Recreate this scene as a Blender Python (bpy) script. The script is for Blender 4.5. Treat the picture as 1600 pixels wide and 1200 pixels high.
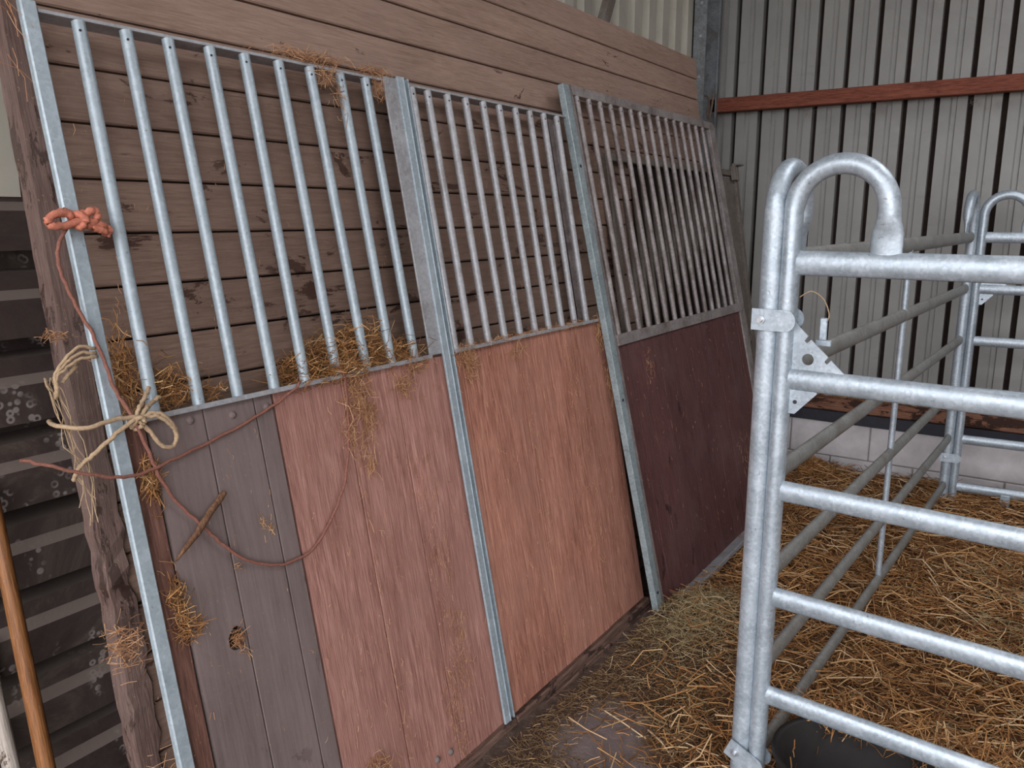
import bpy, math, random
import numpy as np
from mathutils import Vector, Matrix
random.seed(7); RNG = np.random.default_rng(11)
for o in list(bpy.data.objects): bpy.data.objects.remove(o)
S = bpy.context.scene; COL = S.collection
R = math.radians

# ------------------------------------------------------------ camera, world, light, exposure
cd = bpy.data.cameras.new('camera'); cam = bpy.data.objects.new('camera', cd); COL.objects.link(cam)
cam.location = (0, 0, 1.65); cam.rotation_euler = (R(90-11.66), 0, R(33.9))
cd.sensor_width = 36; cd.lens = 28.35; cd.clip_start = 0.02
S.camera = cam
W = bpy.data.worlds.new('overcast'); S.world = W; W.use_nodes = True
bg = W.node_tree.nodes['Background']; bg.inputs[0].default_value = (0.98, 0.97, 1.0, 1); bg.inputs[1].default_value = 2.6
pl = bpy.data.lights.new('door_portal', 'AREA'); pl.shape = 'RECTANGLE'; pl.size = 5.6; pl.size_y = 3.6
pl.cycles.is_portal = True
po = bpy.data.objects.new('door_portal', pl); COL.objects.link(po); po.location = (0.7, -2.0, 1.85); po.rotation_euler = (R(90), 0, 0)
pl2 = bpy.data.lights.new('added_roof_portal', 'AREA'); pl2.shape = 'RECTANGLE'; pl2.size = 1.4; pl2.size_y = 2.6; pl2.cycles.is_portal = True
po2 = bpy.data.objects.new('added_roof_portal', pl2); COL.objects.link(po2); po2.location = (1.1, 3.1, 4.03)  # guides sampling through the roof gap added for top light
S.view_settings.view_transform = 'Standard'; S.view_settings.look = 'None'
S.view_settings.exposure = 1.1; S.view_settings.gamma = 1.0; S.view_settings.use_curve_mapping = False

# ------------------------------------------------------------ materials
def srgb(r, g, b):
    return tuple(((c/255)/12.92 if c/255 <= .04045 else ((c/255+.055)/1.055)**2.4) for c in (r, g, b)) + (1,)
class NT:
    def __init__(s, name):
        s.m = bpy.data.materials.new(name); s.m.use_nodes = True; s.t = s.m.node_tree; s.b = s.t.nodes['Principled BSDF']
    def n(s, typ, **k):
        nd = s.t.nodes.new(typ)
        for a, v in k.items():
            if a in nd.inputs: nd.inputs[a].default_value = v
            else: setattr(nd, a, v)
        return nd
    def l(s, a, b): s.t.links.new(a, b)
    def coord(s, scale=(1, 1, 1), src='Object'):
        tc = s.n('ShaderNodeTexCoord'); mp = s.n('ShaderNodeMapping'); mp.inputs['Scale'].default_value = scale
        s.l(tc.outputs[src], mp.inputs['Vector']); return mp.outputs[0]
    def noise(s, vec, scale=5, detail=4, rough=.6, dist=0):
        nd = s.n('ShaderNodeTexNoise'); nd.inputs['Scale'].default_value = scale; nd.inputs['Detail'].default_value = detail
        nd.inputs['Roughness'].default_value = rough; nd.inputs['Distortion'].default_value = dist
        s.l(vec, nd.inputs['Vector']); return nd.outputs[0]
    def ramp(s, fac, stops, interp='LINEAR'):
        r = s.n('ShaderNodeValToRGB'); e = r.color_ramp.elements; r.color_ramp.interpolation = interp
        while len(e) < len(stops): e.new(.5)
        for q, (p, c) in zip(e, stops): q.position = p; q.color = c if len(c) == 4 else (*c, 1)
        s.l(fac, r.inputs[0]); return r.outputs[0]
    def mix(s, fac, a, b, mode='MIX'):
        m = s.n('ShaderNodeMix', data_type='RGBA', blend_type=mode)
        for v, i in ((fac, 0), (a, 6), (b, 7)):
            if hasattr(v, 'is_linked'): s.l(v, m.inputs[i])
            else: m.inputs[i].default_value = v
        return m.outputs[2]
    def bump(s, h, strength=.4, dist=.004):
        b = s.n('ShaderNodeBump'); b.inputs['Strength'].default_value = strength; b.inputs['Distance'].default_value = dist
        s.l(h, b.inputs['Height']); s.l(b.outputs[0], s.b.inputs['Normal'])
    def out(s, col, rough=.8, metal=0, spec=.3):
        if hasattr(col, 'is_linked'): s.l(col, s.b.inputs['Base Color'])
        else: s.b.inputs['Base Color'].default_value = col
        if hasattr(rough, 'is_linked'): s.l(rough, s.b.inputs['Roughness'])
        else: s.b.inputs['Roughness'].default_value = rough
        s.b.inputs['Metallic'].default_value = metal; s.b.inputs['Specular IOR Level'].default_value = spec
        return s.m
W0, B0 = (1, 1, 1, 1), (0, 0, 0, 1)
def isl(t): return t.n('ShaderNodeNewGeometry').outputs['Random Per Island']

def wood(name, c1, c2, c3, axis, *, peel=None, peel_amt=.6, dust=None, dust_amt=.45, grain=1.0, rough=.75, spec=.25, streak=.3, grime_shading=None):
    """c1..c3 grain tones; axis = long axis of the boards; peel = colour of worn patches; dust = dirt film"""
    t = NT(name)
    sc = [26, 26, 26]; sc[axis] = 1.6
    v = t.coord(tuple(sc)); v1 = t.coord()
    g = t.noise(v, 2.6*grain, 8, .72, .9)
    g2 = t.noise(v, 9*grain, 3, .6, .2)
    col = t.ramp(g, [(.36, c1), (.5, c2), (.64, c3)])
    lg = t.noise(t.coord(tuple(3.2 if i != axis else .9 for i in range(3))), 1.3, 6, .65, .8)
    col = t.mix(.3, col, t.ramp(lg, [(.35, tuple(x*.6 for x in c1[:3])), (.62, c3)]))
    col = t.mix(streak, col, t.ramp(g2, [(.38, tuple(x*.4 for x in c1[:3])), (.5, c2), (.62, tuple(min(1, x*1.3) for x in c3[:3]))]))
    col = t.mix(1.0, col, t.ramp(isl(t), [(0, (.86, .86, .86)), (1, (1.0, 1.0, 1.0))]), 'MULTIPLY')
    h = t.mix(.5, g, g2)
    if peel:
        s2 = [7, 7, 7]; s2[axis] = 2.6
        p = t.noise(t.coord(tuple(s2)), 1.5, 8, .72, .5)
        if grime_shading:      # the paint is sound above the darkened height
            sz = t.n('ShaderNodeSeparateXYZ'); t.l(v1, sz.inputs[0])
            mz = t.n('ShaderNodeMapRange'); mz.inputs['From Min'].default_value = grime_shading-.1; mz.inputs['From Max'].default_value = grime_shading+.35; mz.inputs['To Max'].default_value = .05
            t.l(sz.outputs[2], mz.inputs['Value'])
            ms = t.n('ShaderNodeMath', operation='SUBTRACT'); t.l(p, ms.inputs[0]); t.l(mz.outputs[0], ms.inputs[1]); p = ms.outputs[0]
        k = t.ramp(p, [(peel_amt, B0), (peel_amt+.02, W0)])
        col = t.mix(k, col, peel); h = t.mix(k, h, B0)
    if dust:
        d = t.noise(v1, 3.0, 7, .7, .3)
        k = t.ramp(d, [(dust_amt-.12, B0), (dust_amt+.25, (.75, .75, .75, 1))])
        col = t.mix(k, col, dust)
    if grime_shading:          # stable dirt and the bars' shade tinted into the lower planks, ragged top
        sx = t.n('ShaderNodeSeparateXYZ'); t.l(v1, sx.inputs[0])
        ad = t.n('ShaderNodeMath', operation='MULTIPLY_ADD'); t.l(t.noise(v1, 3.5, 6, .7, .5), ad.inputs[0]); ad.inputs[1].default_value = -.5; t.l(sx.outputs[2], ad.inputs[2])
        mr = t.n('ShaderNodeMapRange'); mr.inputs['From Min'].default_value = grime_shading+.02; mr.inputs['From Max'].default_value = grime_shading-.2
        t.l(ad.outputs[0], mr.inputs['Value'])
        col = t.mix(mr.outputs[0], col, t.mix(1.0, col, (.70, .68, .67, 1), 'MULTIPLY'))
    sp = t.noise(v1, 120, 2, .5)
    col = t.mix(t.ramp(sp, [(.68, B0), (.72, (.5, .5, .5, 1))]), col, srgb(150, 125, 100))
    t.bump(h, .7, .004*grain)
    return t.out(col, rough, 0, spec)

def galv(name, c1, c2, c3, rough=.42, metal=.45, dirt=None, dirt_amt=.55, bump=.15, green=None):
    t = NT(name); v = t.coord()
    vo = t.n('ShaderNodeTexVoronoi'); vo.inputs['Scale'].default_value = 140; t.l(v, vo.inputs['Vector'])
    a = t.ramp(vo.outputs['Color'], [(.1, c1), (.5, c2), (.95, c3)])
    n = t.noise(v, 11, 6, .7, .4)
    col = t.mix(.55, a, t.ramp(n, [(.32, c1), (.5, c2), (.68, c3)]))
    st = t.noise(t.coord((60, 60, 4)), 1.5, 3, .6)
    col = t.mix(t.ramp(st, [(.62, B0), (.75, (.45, .45, .45, 1))]), col, c3)
    sp = t.noise(v, 70, 2, .5)
    col = t.mix(t.ramp(sp, [(.72, B0), (.75, (.5, .5, .5, 1))]), col, srgb(105, 102, 100))
    if dirt:
        d = t.noise(v, 6, 8, .75, .4)
        col = t.mix(t.ramp(d, [(dirt_amt-.1, B0), (dirt_amt+.1, (.8, .8, .8, 1))]), col, dirt)
    if green:
        d = t.noise(t.coord((30, 30, 3)), 1.2, 5, .7)
        col = t.mix(t.ramp(d, [(.66, B0), (.69, W0)]), col, green)
    r = t.ramp(n, [(.3, (rough-.08,)*3), (.7, (rough+.15,)*3)])
    t.bump(n, bump, .003)
    return t.out(col, r, metal, .4)

M = {}
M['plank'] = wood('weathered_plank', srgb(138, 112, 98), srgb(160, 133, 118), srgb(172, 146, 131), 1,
                  peel=srgb(92, 66, 57), peel_amt=.585, dust=srgb(152, 128, 118), dust_amt=.58, rough=.7, streak=.16, grime_shading=1.86)
M['plank_end'] = wood('rotting_batten', srgb(74, 55, 50), srgb(100, 78, 72), srgb(122, 99, 92), 2,
                      peel=srgb(48, 30, 24), peel_amt=.55, dust=srgb(112, 98, 92), dust_amt=.5)
M['dark_board'] = wood('dark_board', srgb(104, 91, 89), srgb(116, 102, 99), srgb(126, 112, 109), 2,
                       peel=srgb(94, 80, 77), peel_amt=.64, streak=.12, dust=srgb(128, 114, 112), dust_amt=.5, grain=.5, rough=.6)
M['red_board'] = wood('red_board', srgb(116, 74, 66), srgb(158, 110, 98), srgb(196, 150, 138), 2,
                      dust=srgb(156, 118, 108), dust_amt=.5, streak=.22)
M['red_board_b'] = wood('red_board_bright', srgb(124, 76, 62), srgb(168, 112, 94), srgb(204, 152, 132), 2,
                        dust=srgb(164, 120, 106), dust_amt=.55, streak=.22)
M['brown_strip'] = wood('brown_strip', srgb(78, 52, 44), srgb(104, 72, 62), srgb(128, 94, 82), 2, peel=srgb(60, 36, 28), peel_amt=.6)
M['plum_board'] = wood('plum_board', srgb(72, 44, 44), srgb(92, 58, 58), srgb(110, 74, 72), 2,
                       peel=srgb(58, 34, 34), peel_amt=.62, dust=srgb(112, 88, 86), dust_amt=.6, rough=.6)
M['sill_wood'] = wood('sill_wood', srgb(78, 58, 50), srgb(104, 80, 70), srgb(128, 104, 92), 1, peel=srgb(60, 44, 38), peel_amt=.55)
M['rail_wood'] = wood('rail_wood', srgb(92, 48, 38), srgb(122, 68, 52), srgb(146, 88, 70), 0, peel=srgb(74, 38, 30), peel_amt=.62)
M['plate_wood'] = wood('plate_wood', srgb(96, 60, 46), srgb(128, 88, 70), srgb(150, 110, 90), 0, peel=srgb(58, 38, 30), peel_amt=.52)
M['pole_wood'] = wood('pole_wood', srgb(104, 64, 38), srgb(140, 90, 50), srgb(164, 112, 66), 2, rough=.45, spec=.5)
M['pale_pole'] = wood('pale_pole', srgb(150, 140, 130), srgb(184, 172, 160), srgb(206, 198, 190), 2, peel=srgb(90, 70, 56), peel_amt=.55)
M['bark'] = wood('splinter', srgb(58, 38, 30), srgb(92, 64, 48), srgb(140, 104, 78), 2)
M['galv_blue'] = galv('galvanised_blue', srgb(142, 154, 162), srgb(158, 171, 179), srgb(180, 192, 200), .45, .25)
M['galv_green'] = galv('galvanised_green', srgb(118, 130, 134), srgb(144, 157, 161), srgb(172, 184, 188), .5, .25, green=srgb(44, 112, 92))
M['galv_mid'] = galv('galvanised_mid', srgb(146, 147, 151), srgb(162, 163, 167), srgb(184, 186, 190), .5, .3, dirt=srgb(120, 112, 106), dirt_amt=.62)
M['galv_dull'] = galv('galvanised_dull', srgb(124, 116, 115), srgb(148, 141, 140), srgb(172, 166, 165), .5, .25, dirt=srgb(92, 80, 76), dirt_amt=.55)
M['galv_dusty'] = galv('galvanised_dusty', srgb(92, 86, 82), srgb(116, 110, 104), srgb(140, 134, 128), .7, .1, dirt=srgb(98, 86, 76), dirt_amt=.5)
M['galv_gate'] = galv('galvanised_gate', srgb(146, 158, 168), srgb(170, 182, 192), srgb(200, 210, 219), .42, .5, bump=.08)
M['galv_gate_dull'] = galv('galvanised_gate_dull', srgb(120, 120, 116), srgb(140, 141, 138), srgb(164, 166, 164), .5, .35, dirt=srgb(118, 108, 98), dirt_amt=.6)
M['galv_col'] = galv('galvanised_column', srgb(104, 108, 112), srgb(128, 134, 138), srgb(154, 160, 164), .5, .25, dirt=srgb(90, 76, 66), dirt_amt=.6)

def sheet(name, c1, c2, web=None):
    t = NT(name); v = t.coord()
    n = t.noise(v, 2.2, 8, .7, .8)
    col = t.ramp(n, [(.3, c1), (.7, c2)])
    w = t.noise(t.coord((2.2, 2.2, 6)), 1.6, 9, .78, 1.2)
    if web: col = t.mix(t.ramp(w, [(.58, B0), (.75, (.5, .5, .5, 1))]), col, web)
    t.bump(n, .1, .004)
    return t.out(col, .55, .0, .35)
M['sheet'] = sheet('grey_sheet', srgb(134, 134, 132), srgb(150, 150, 147), srgb(114, 108, 103))
M['sheet_pale'] = sheet('pale_sheet', srgb(168, 164, 152), srgb(190, 186, 174), srgb(120, 106, 90))
def grime_shading(name):
    t = NT(name); v = t.coord()
    n = t.noise(v, 3.2, 9, .72, .6)
    col = t.ramp(n, [(.3, srgb(46, 36, 35)), (.5, srgb(66, 56, 52)), (.7, srgb(98, 88, 78))])
    vo = t.n('ShaderNodeTexVoronoi'); vo.inputs['Scale'].default_value = 42; t.l(v, vo.inputs['Vector'])
    ring = t.ramp(vo.outputs['Distance'], [(.18, B0), (.26, W0), (.40, W0), (.48, B0)])
    cl = t.ramp(t.noise(v, 5, 3, .6), [(.56, B0), (.62, (.8, .8, .8, 1))])
    k = t.mix(1.0, ring, cl, 'MULTIPLY')
    col = t.mix(k, col, srgb(138, 130, 126))
    sx = t.n('ShaderNodeSeparateXYZ'); t.l(t.n('ShaderNodeNewGeometry').outputs['Normal'], sx.inputs[0])   # light on the ledge tops put into the colour as a dusty tone
    ab_ = t.n('ShaderNodeMath', operation='ABSOLUTE'); t.l(sx.outputs[2], ab_.inputs[0])
    col = t.mix(t.ramp(ab_.outputs[0], [(.3, B0), (.6, (.7, .7, .7, 1))]), col, srgb(128, 115, 108))
    t.bump(n, .5, .008)
    return t.out(col, .8, 0, .2)
M['grime_shading'] = grime_shading('grimy_siding')
def plain(name, c, rough=.8, var=.3, scale=30, bump=.3, bd=.002, metal=0, spec=.3):
    t = NT(name); n = t.noise(t.coord(), scale, 6, .7, .2)
    col = t.ramp(n, [(.3, tuple(x*(1-var) for x in c[:3])), (.7, tuple(min(1, x*(1+var)) for x in c[:3]))])
    t.bump(n, bump, bd); return t.out(col, rough, metal, spec)
M['block'] = plain('white_block', srgb(196, 192, 194), .9, .14, 9, .4, .004)
M['mortar'] = plain('mortar', srgb(150, 144, 142), .95, .2)
M['black'] = plain('black_strip', srgb(46, 46, 54), .5, .25)
M['rubber'] = plain('black_rubber', srgb(32, 29, 28), .6, .25, 20, .3)
M['backing'] = plain('dark_backing', srgb(44, 34, 30), .9)
M['twine_red'] = plain('red_twine', srgb(132, 88, 76), .8, .3, 160, .8, .002)
M['twine_orange'] = plain('orange_twine', srgb(190, 118, 96), .6, .25, 120, .8, .002)
M['jute'] = plain('jute', srgb(172, 148, 120), .9, .3, 200, .9, .002)
M['stone'] = plain('pale_flakes', srgb(196, 190, 182), .9, .15, 40, .6, .004)
M['steel_bolt'] = plain('bolt_steel', srgb(196, 200, 206), .3, .1, 40, .1, .001, .7)
M['roof'] = plain('roof_sheet', srgb(120, 118, 114), .7, .1, 4)
M['rust'] = plain('rusty_hook', srgb(112, 92, 80), .8, .3, 60)
M['web'] = plain('cobweb', srgb(150, 138, 132), .95, .2, 90)
M['leaf'] = plain('brown_leaf', srgb(176, 112, 84), .8, .3, 60)
t = NT('water'); M['water'] = t.out(srgb(6, 6, 7), .12, 0, .2)
def strawmat(name, stops, rough=.55):
    t = NT(name)
    col = t.ramp(isl(t), stops)
    n = t.noise(t.coord(), 40, 3, .6)
    col = t.mix(.25, col, t.ramp(n, [(.3, srgb(110, 78, 44)), (.7, srgb(210, 176, 128))]))
    return t.out(col, rough, 0, .35)
M['straw'] = strawmat('golden_straw', [(0, srgb(76, 42, 20)), (.3, srgb(130, 78, 38)), (.6, srgb(172, 114, 60)), (.85, srgb(206, 154, 96)), (1, srgb(236, 202, 156))])
M['straw_dark'] = strawmat('trodden_straw', [(0, srgb(66, 48, 36)), (.45, srgb(100, 76, 56)), (.8, srgb(138, 108, 78)), (1, srgb(208, 176, 140))])
M['straw_pale'] = strawmat('pale_straw', [(0, srgb(158, 104, 56)), (.5, srgb(206, 156, 102)), (.8, srgb(230, 190, 142)), (1, srgb(240, 218, 184))])
M['hay'] = strawmat('greenish_hay', [(0, srgb(120, 108, 76)), (.4, srgb(156, 142, 104)), (.8, srgb(190, 176, 138)), (1, srgb(222, 208, 172))])
M['straw_red'] = strawmat('stuck_straw', [(0, srgb(150, 96, 66)), (.5, srgb(186, 134, 98)), (1, srgb(226, 184, 146))])
def ground():
    t = NT('stable_floor'); v = t.coord()
    n = t.noise(v, 2.2, 9, .7, .5); n2 = t.noise(v, 26, 6, .75, .6)
    dirt = t.ramp(n2, [(.3, srgb(58, 46, 40)), (.55, srgb(92, 76, 68)), (.75, srgb(124, 104, 90))])
    gold = t.ramp(n2, [(.3, srgb(48, 30, 18)), (.5, srgb(88, 58, 34)), (.7, srgb(130, 92, 56))])
    sp = t.n('ShaderNodeSeparateXYZ'); t.l(t.coord(), sp.inputs[0])
    mr = t.n('ShaderNodeMapRange'); mr.inputs['From Min'].default_value = -1.15; mr.inputs['From Max'].default_value = -.65
    t.l(sp.outputs[0], mr.inputs['Value'])
    col = t.mix(mr.outputs[0], dirt, gold)
    # bare damp mud patches, each where the floor shows one
    for (x, y, r) in ((-1.02, 2.02, .17), (-1.05, 2.2, .11), (-.86, 1.92, .12), (-.8, 3.0, .06)):
        d = t.n('ShaderNodeVectorMath', operation='DISTANCE'); t.l(t.coord(), d.inputs[0]); d.inputs[1].default_value = (x, y, 0)
        a = t.n('ShaderNodeMath', operation='MULTIPLY_ADD'); t.l(n2, a.inputs[0]); a.inputs[1].default_value = .22; t.l(d.outputs['Value'], a.inputs[2])
        k = t.ramp(a.outputs[0], [(min(.99, r+.09), W0), (min(1, r+.13), B0)])
        col = t.mix(k, col, srgb(122, 110, 108))
    t.bump(t.mix(.5, n, n2), .8, .02)
    return t.out(col, .8, 0, .25)
M['ground'] = ground()

# ------------------------------------------------------------ mesh builder
class MB:
    def __init__(s): s.v = []; s.f = []; s.smooth = []
    def add(s, vs, fs, sm=False):
        k = len(s.v); s.v += [tuple(v) for v in vs]; s.f += [tuple(i+k for i in f) for f in fs]; s.smooth += [sm]*len(fs)
    def box(s, x0, x1, y0, y1, z0, z1, bev=0.0, m=None):
        b = min(bev, abs(x1-x0)*.45, abs(y1-y0)*.45, abs(z1-z0)*.45)
        if b <= 0:
            vs = [(x, y, z) for x in (x0, x1) for y in (y0, y1) for z in (z0, z1)]
            fs = [(0,1,3,2),(4,6,7,5),(0,4,5,1),(2,3,7,6),(0,2,6,4),(1,5,7,3)]
        else:
            vs = []; idx = {}
            for i, x in enumerate((x0, x1)):
                for j, y in enumerate((y0, y1)):
                    for k, z in enumerate((z0, z1)):
                        sx = 1 if i == 0 else -1; sy = 1 if j == 0 else -1; sz = 1 if k == 0 else -1
                        for ax, p in enumerate(((x, y+sy*b, z+sz*b), (x+sx*b, y, z+sz*b), (x+sx*b, y+sy*b, z))):
                            idx[(i, j, k, ax)] = len(vs); vs.append(p)
            fs = []; I = idx
            for i in (0, 1): fs.append((I[i,0,0,0], I[i,0,1,0], I[i,1,1,0], I[i,1,0,0])[::1 if i == 0 else -1])
            for j in (0, 1): fs.append((I[0,j,0,1], I[1,j,0,1], I[1,j,1,1], I[0,j,1,1])[::1 if j == 0 else -1])
            for k in (0, 1): fs.append((I[0,0,k,2], I[0,1,k,2], I[1,1,k,2], I[1,0,k,2])[::1 if k == 0 else -1])
            for i in (0, 1):
                for j in (0, 1): fs.append((I[i,j,0,0], I[i,j,1,0], I[i,j,1,1], I[i,j,0,1]))
                for k in (0, 1): fs.append((I[i,0,k,0], I[i,0,k,2], I[i,1,k,2], I[i,1,k,0]))
            for j in (0, 1):
                for k in (0, 1): fs.append((I[0,j,k,1], I[0,j,k,2], I[1,j,k,2], I[1,j,k,1]))
            for i in (0, 1):
                for j in (0, 1):
                    for k in (0, 1): fs.append((I[i,j,k,0], I[i,j,k,1], I[i,j,k,2]))
        if m is not None: vs = [m @ Vector(v) for v in vs]
        s.add(vs, fs)
    def tube(s, pts, r, n=12, rb=None, up=(0, 1, 0), cap=True, radii=None):
        """swept ellipse; r across (t x up), rb along up; radii = per-point (r, rb)"""
        P = [Vector(p) for p in pts]; N = len(P); vs = []; up = Vector(up)
        for i, p in enumerate(P):
            tg = (P[min(i+1, N-1)]-P[max(i-1, 0)]).normalized()
            u = up - tg*up.dot(tg)
            if u.length < 1e-3: u = tg.orthogonal()
            u.normalize(); a = tg.cross(u)
            ra, rbb = radii[i] if radii else (r, rb or r)
            for k in range(n):
                an = 2*math.pi*k/n; vs.append(p + a*math.cos(an)*ra + u*math.sin(an)*rbb)
        fs = [(i*n+k, i*n+(k+1) % n, (i+1)*n+(k+1) % n, (i+1)*n+k) for i in range(N-1) for k in range(n)]
        s.add(vs, fs, True)
        if cap: s.add(vs[:n], [tuple(range(n))[::-1]]); s.add(vs[-n:], [tuple(range(n))])
    def prism(s, poly, axis, a0, a1):
        n = len(poly)
        def mk(p, a):
            q = [p[0], p[1]]; q.insert(axis, a); return tuple(q)
        vs = [mk(p, a0) for p in poly]+[mk(p, a1) for p in poly]
        fs = [(i, (i+1) % n, n+(i+1) % n, n+i) for i in range(n)]+[tuple(range(n))[::-1], tuple(range(n, 2*n))]
        s.add(vs, fs)
    def build(s, name, mat, parent=None, stuff=False, fixn=True):
        me = bpy.data.meshes.new(name); me.from_pydata(s.v, [], s.f)
        me.polygons.foreach_set('use_smooth', s.smooth); me.materials.append(mat); me.update()
        if fixn:
            import bmesh
            bm = bmesh.new(); bm.from_mesh(me); bmesh.ops.recalc_face_normals(bm, faces=bm.faces); bm.to_mesh(me); bm.free()
        o = bpy.data.objects.new(name, me); COL.objects.link(o)
        if parent: o.parent = parent
        if stuff: o['kind'] = 'stuff'
        return o
def catmull(P, k=6):
    P = [Vector(p) for p in P]; out = []
    for i in range(len(P)-1):
        a = P[max(i-1, 0)]; b = P[i]; c = P[i+1]; d = P[min(i+2, len(P)-1)]
        for j in range(k):
            t = j/k; out.append(.5*((2*b)+(c-a)*t+(2*a-5*b+4*c-d)*t*t+(3*b-a-3*c+d)*t**3))
    out.append(P[-1]); return out
def tag(o, label=None, cat=None, group=None, kind=None):
    if label: o['label'] = label
    if cat: o['category'] = cat
    if group: o['group'] = group
    if kind: o['kind'] = kind
    return o
def empty(name, loc, rot=(0, 0, 0)):
    o = bpy.data.objects.new(name, None); COL.objects.link(o); o.location = loc; o.rotation_euler = rot; o.empty_display_size = .1
    return o
def lean_M(x0, th, y0=0, z0=0): return Matrix.Translation((x0, y0, z0)) @ Matrix.Rotation(-R(th), 4, 'Y')

# straw: n stalks given centre points, directions, lengths, widths -> one mesh
def straws(name, C0, D, L, Wd, mat, bend=.12, parent=None, thick=.45):
    n = len(C0); D = D/np.linalg.norm(D, axis=1)[:, None]
    ref = RNG.normal(size=(n, 3)); a = np.cross(D, ref); a /= np.linalg.norm(a, axis=1)[:, None]; b = np.cross(D, a)
    V = np.zeros((n, 9, 3))
    for k, tt in enumerate((-.5, 0, .5)):
        c = C0 + D*(L*tt)[:, None] + a*((L*bend*RNG.normal(size=n)) if k == 1 else np.zeros(n))[:, None]
        for j in range(3):
            an = 2*math.pi*j/3
            V[:, k*3+j] = c + a*(Wd*math.cos(an)*.5)[:, None] + b*(Wd*math.sin(an)*thick)[:, None]
    base = np.array([(k*3+j, k*3+(j+1) % 3, (k+1)*3+(j+1) % 3, (k+1)*3+j) for k in range(2) for j in range(3)])
    F = (base[None]+(np.arange(n)*9)[:, None, None]).reshape(-1, 4)
    me = bpy.data.meshes.new(name); me.vertices.add(n*9); me.vertices.foreach_set('co', V.reshape(-1))
    me.loops.add(len(F)*4); me.loops.foreach_set('vertex_index', F.reshape(-1).astype(np.int32))
    me.polygons.add(len(F)); me.polygons.foreach_set('loop_start', np.arange(0, len(F)*4, 4, dtype=np.int32))
    me.update(calc_edges=True); me.materials.append(mat)
    o = bpy.data.objects.new(name, me); COL.objects.link(o)
    if parent: o.parent = parent
    o['kind'] = 'stuff'; return o

# ============================================================ the building
XL, YB = -2.15, 5.62        # left wall and back wall planes
def h_floor(x, y):
    x = np.asarray(x, float); y = np.asarray(y, float)
    h = .012*np.sin(7*x+2*y)+.010*np.sin(5*y-3*x+1)+.012
    g = lambda cx, cy, sx, sy, a: a*np.exp(-((x-cx)/sx)**2-((y-cy)/sy)**2)
    h += g(-1.02, 2.98, .17, .26, .075)                       # hay heap at the foot of the leaning panel
    h += .03/(1+np.exp(-(x+.75)*7))*(1/(1+np.exp(-(y-2.3)*4)))*(1/(1+np.exp((y-4.3)*4)))
    h -= .035/(1+np.exp((x+1.08)*14))/(1+np.exp(-(y-3.15)*9))  # bedding in the pen is deeper
    h += g(-1.2, 5.1, .22, .25, .15)
    h += g(0.1, 5.15, .40, .22, .05)+g(.25, 3.7, .5, .6, .05)
    h -= g(-.3, 4.6, .5, .35, .02)
    return h
nx, ny = 150, 150
xs = np.linspace(XL, 4.2, nx); ys = np.linspace(-2.0, YB, ny)
mb = MB()
gx, gy = np.meshgrid(xs, ys, indexing='ij'); hz = h_floor(gx, gy)
hz[(gx < -1.35)] *= .2
mb.v = list(map(tuple, np.stack([gx, gy, hz], -1).reshape(-1, 3)))
mb.f = [(i*ny+j, (i+1)*ny+j, (i+1)*ny+j+1, i*ny+j+1) for i in range(nx-1) for j in range(ny-1)]; mb.smooth = [True]*len(mb.f)
tag(mb.build('floor', M['ground'], fixn=False), kind='structure')
m2 = MB(); m2.box(-30, 30, -30, 30, -.12, -.04)
tag(m2.build('floor', plain('yard_ground', srgb(120, 110, 100), .9, .2, 2)), kind='structure')

# back wall: profiled sheet seen from inside (narrow deep grooves, shallow second step)
def back_wall():
    mb = MB(); pts = []; X = XL-.01; k = 0
    x = -1.965-.177
    while x < 4.3:
        for dx, dy in ((-.004, 0), (-.003, .10), (.027, .10), (.028, 0), (.084, 0), (.092, .016), (.116, .016), (.120, 0)):
            pts.append((x+dx, YB+dy))
        x += .177
    for i in range(len(pts)-1):
        (a, b), (c, d) = pts[i], pts[i+1]
        mb.add([(a, b, .4), (c, d, .4), (c, d, 4.0), (a, b, 4.0)], [(0, 1, 2, 3)])
    o = mb.build('wall_back', M['sheet'], fixn=False); tag(o, kind='structure')
    m3 = MB(); m3.box(XL-.1, 4.3, YB+.06, YB+.12, 0, 4.0); tag(m3.build('wall_back', M['backing']), kind='structure')
back_wall()
# low block wall under the sheets
mb = MB(); mm = MB(); mm.box(XL, 4.2, 5.56, YB+.06, -.02, .31)
tag(mm.build('wall_back', M['mortar']), kind='structure')
for row, (z0, z1, off) in enumerate(((-.15, .07, .0), (.078, .305, -.27))):
    x = XL+off
    while x < 4.2:
        mb.box(max(x, XL)+.001, min(x+.50, 4.2), 5.548, 5.60, z0, z1, .004); x += .507
tag(mb.build('wall_back', M['block']), kind='structure')
mb = MB(); mb.box(XL, 4.2, 5.53, YB+.02, .31, .385, .004); tag(mb.build('trim_1', M['black']), kind='structure')
mb = MB(); mb.box(XL, -.95, 5.545, YB+.02, .387, .47, .006); mb.box(-.94, 1.2, 5.545, YB+.02, .387, .475, .006); mb.box(1.21, 4.2, 5.545, YB+.02, .387, .47, .006)
tag(mb.build('trim_2', M['plate_wood']), kind='structure')

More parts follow.
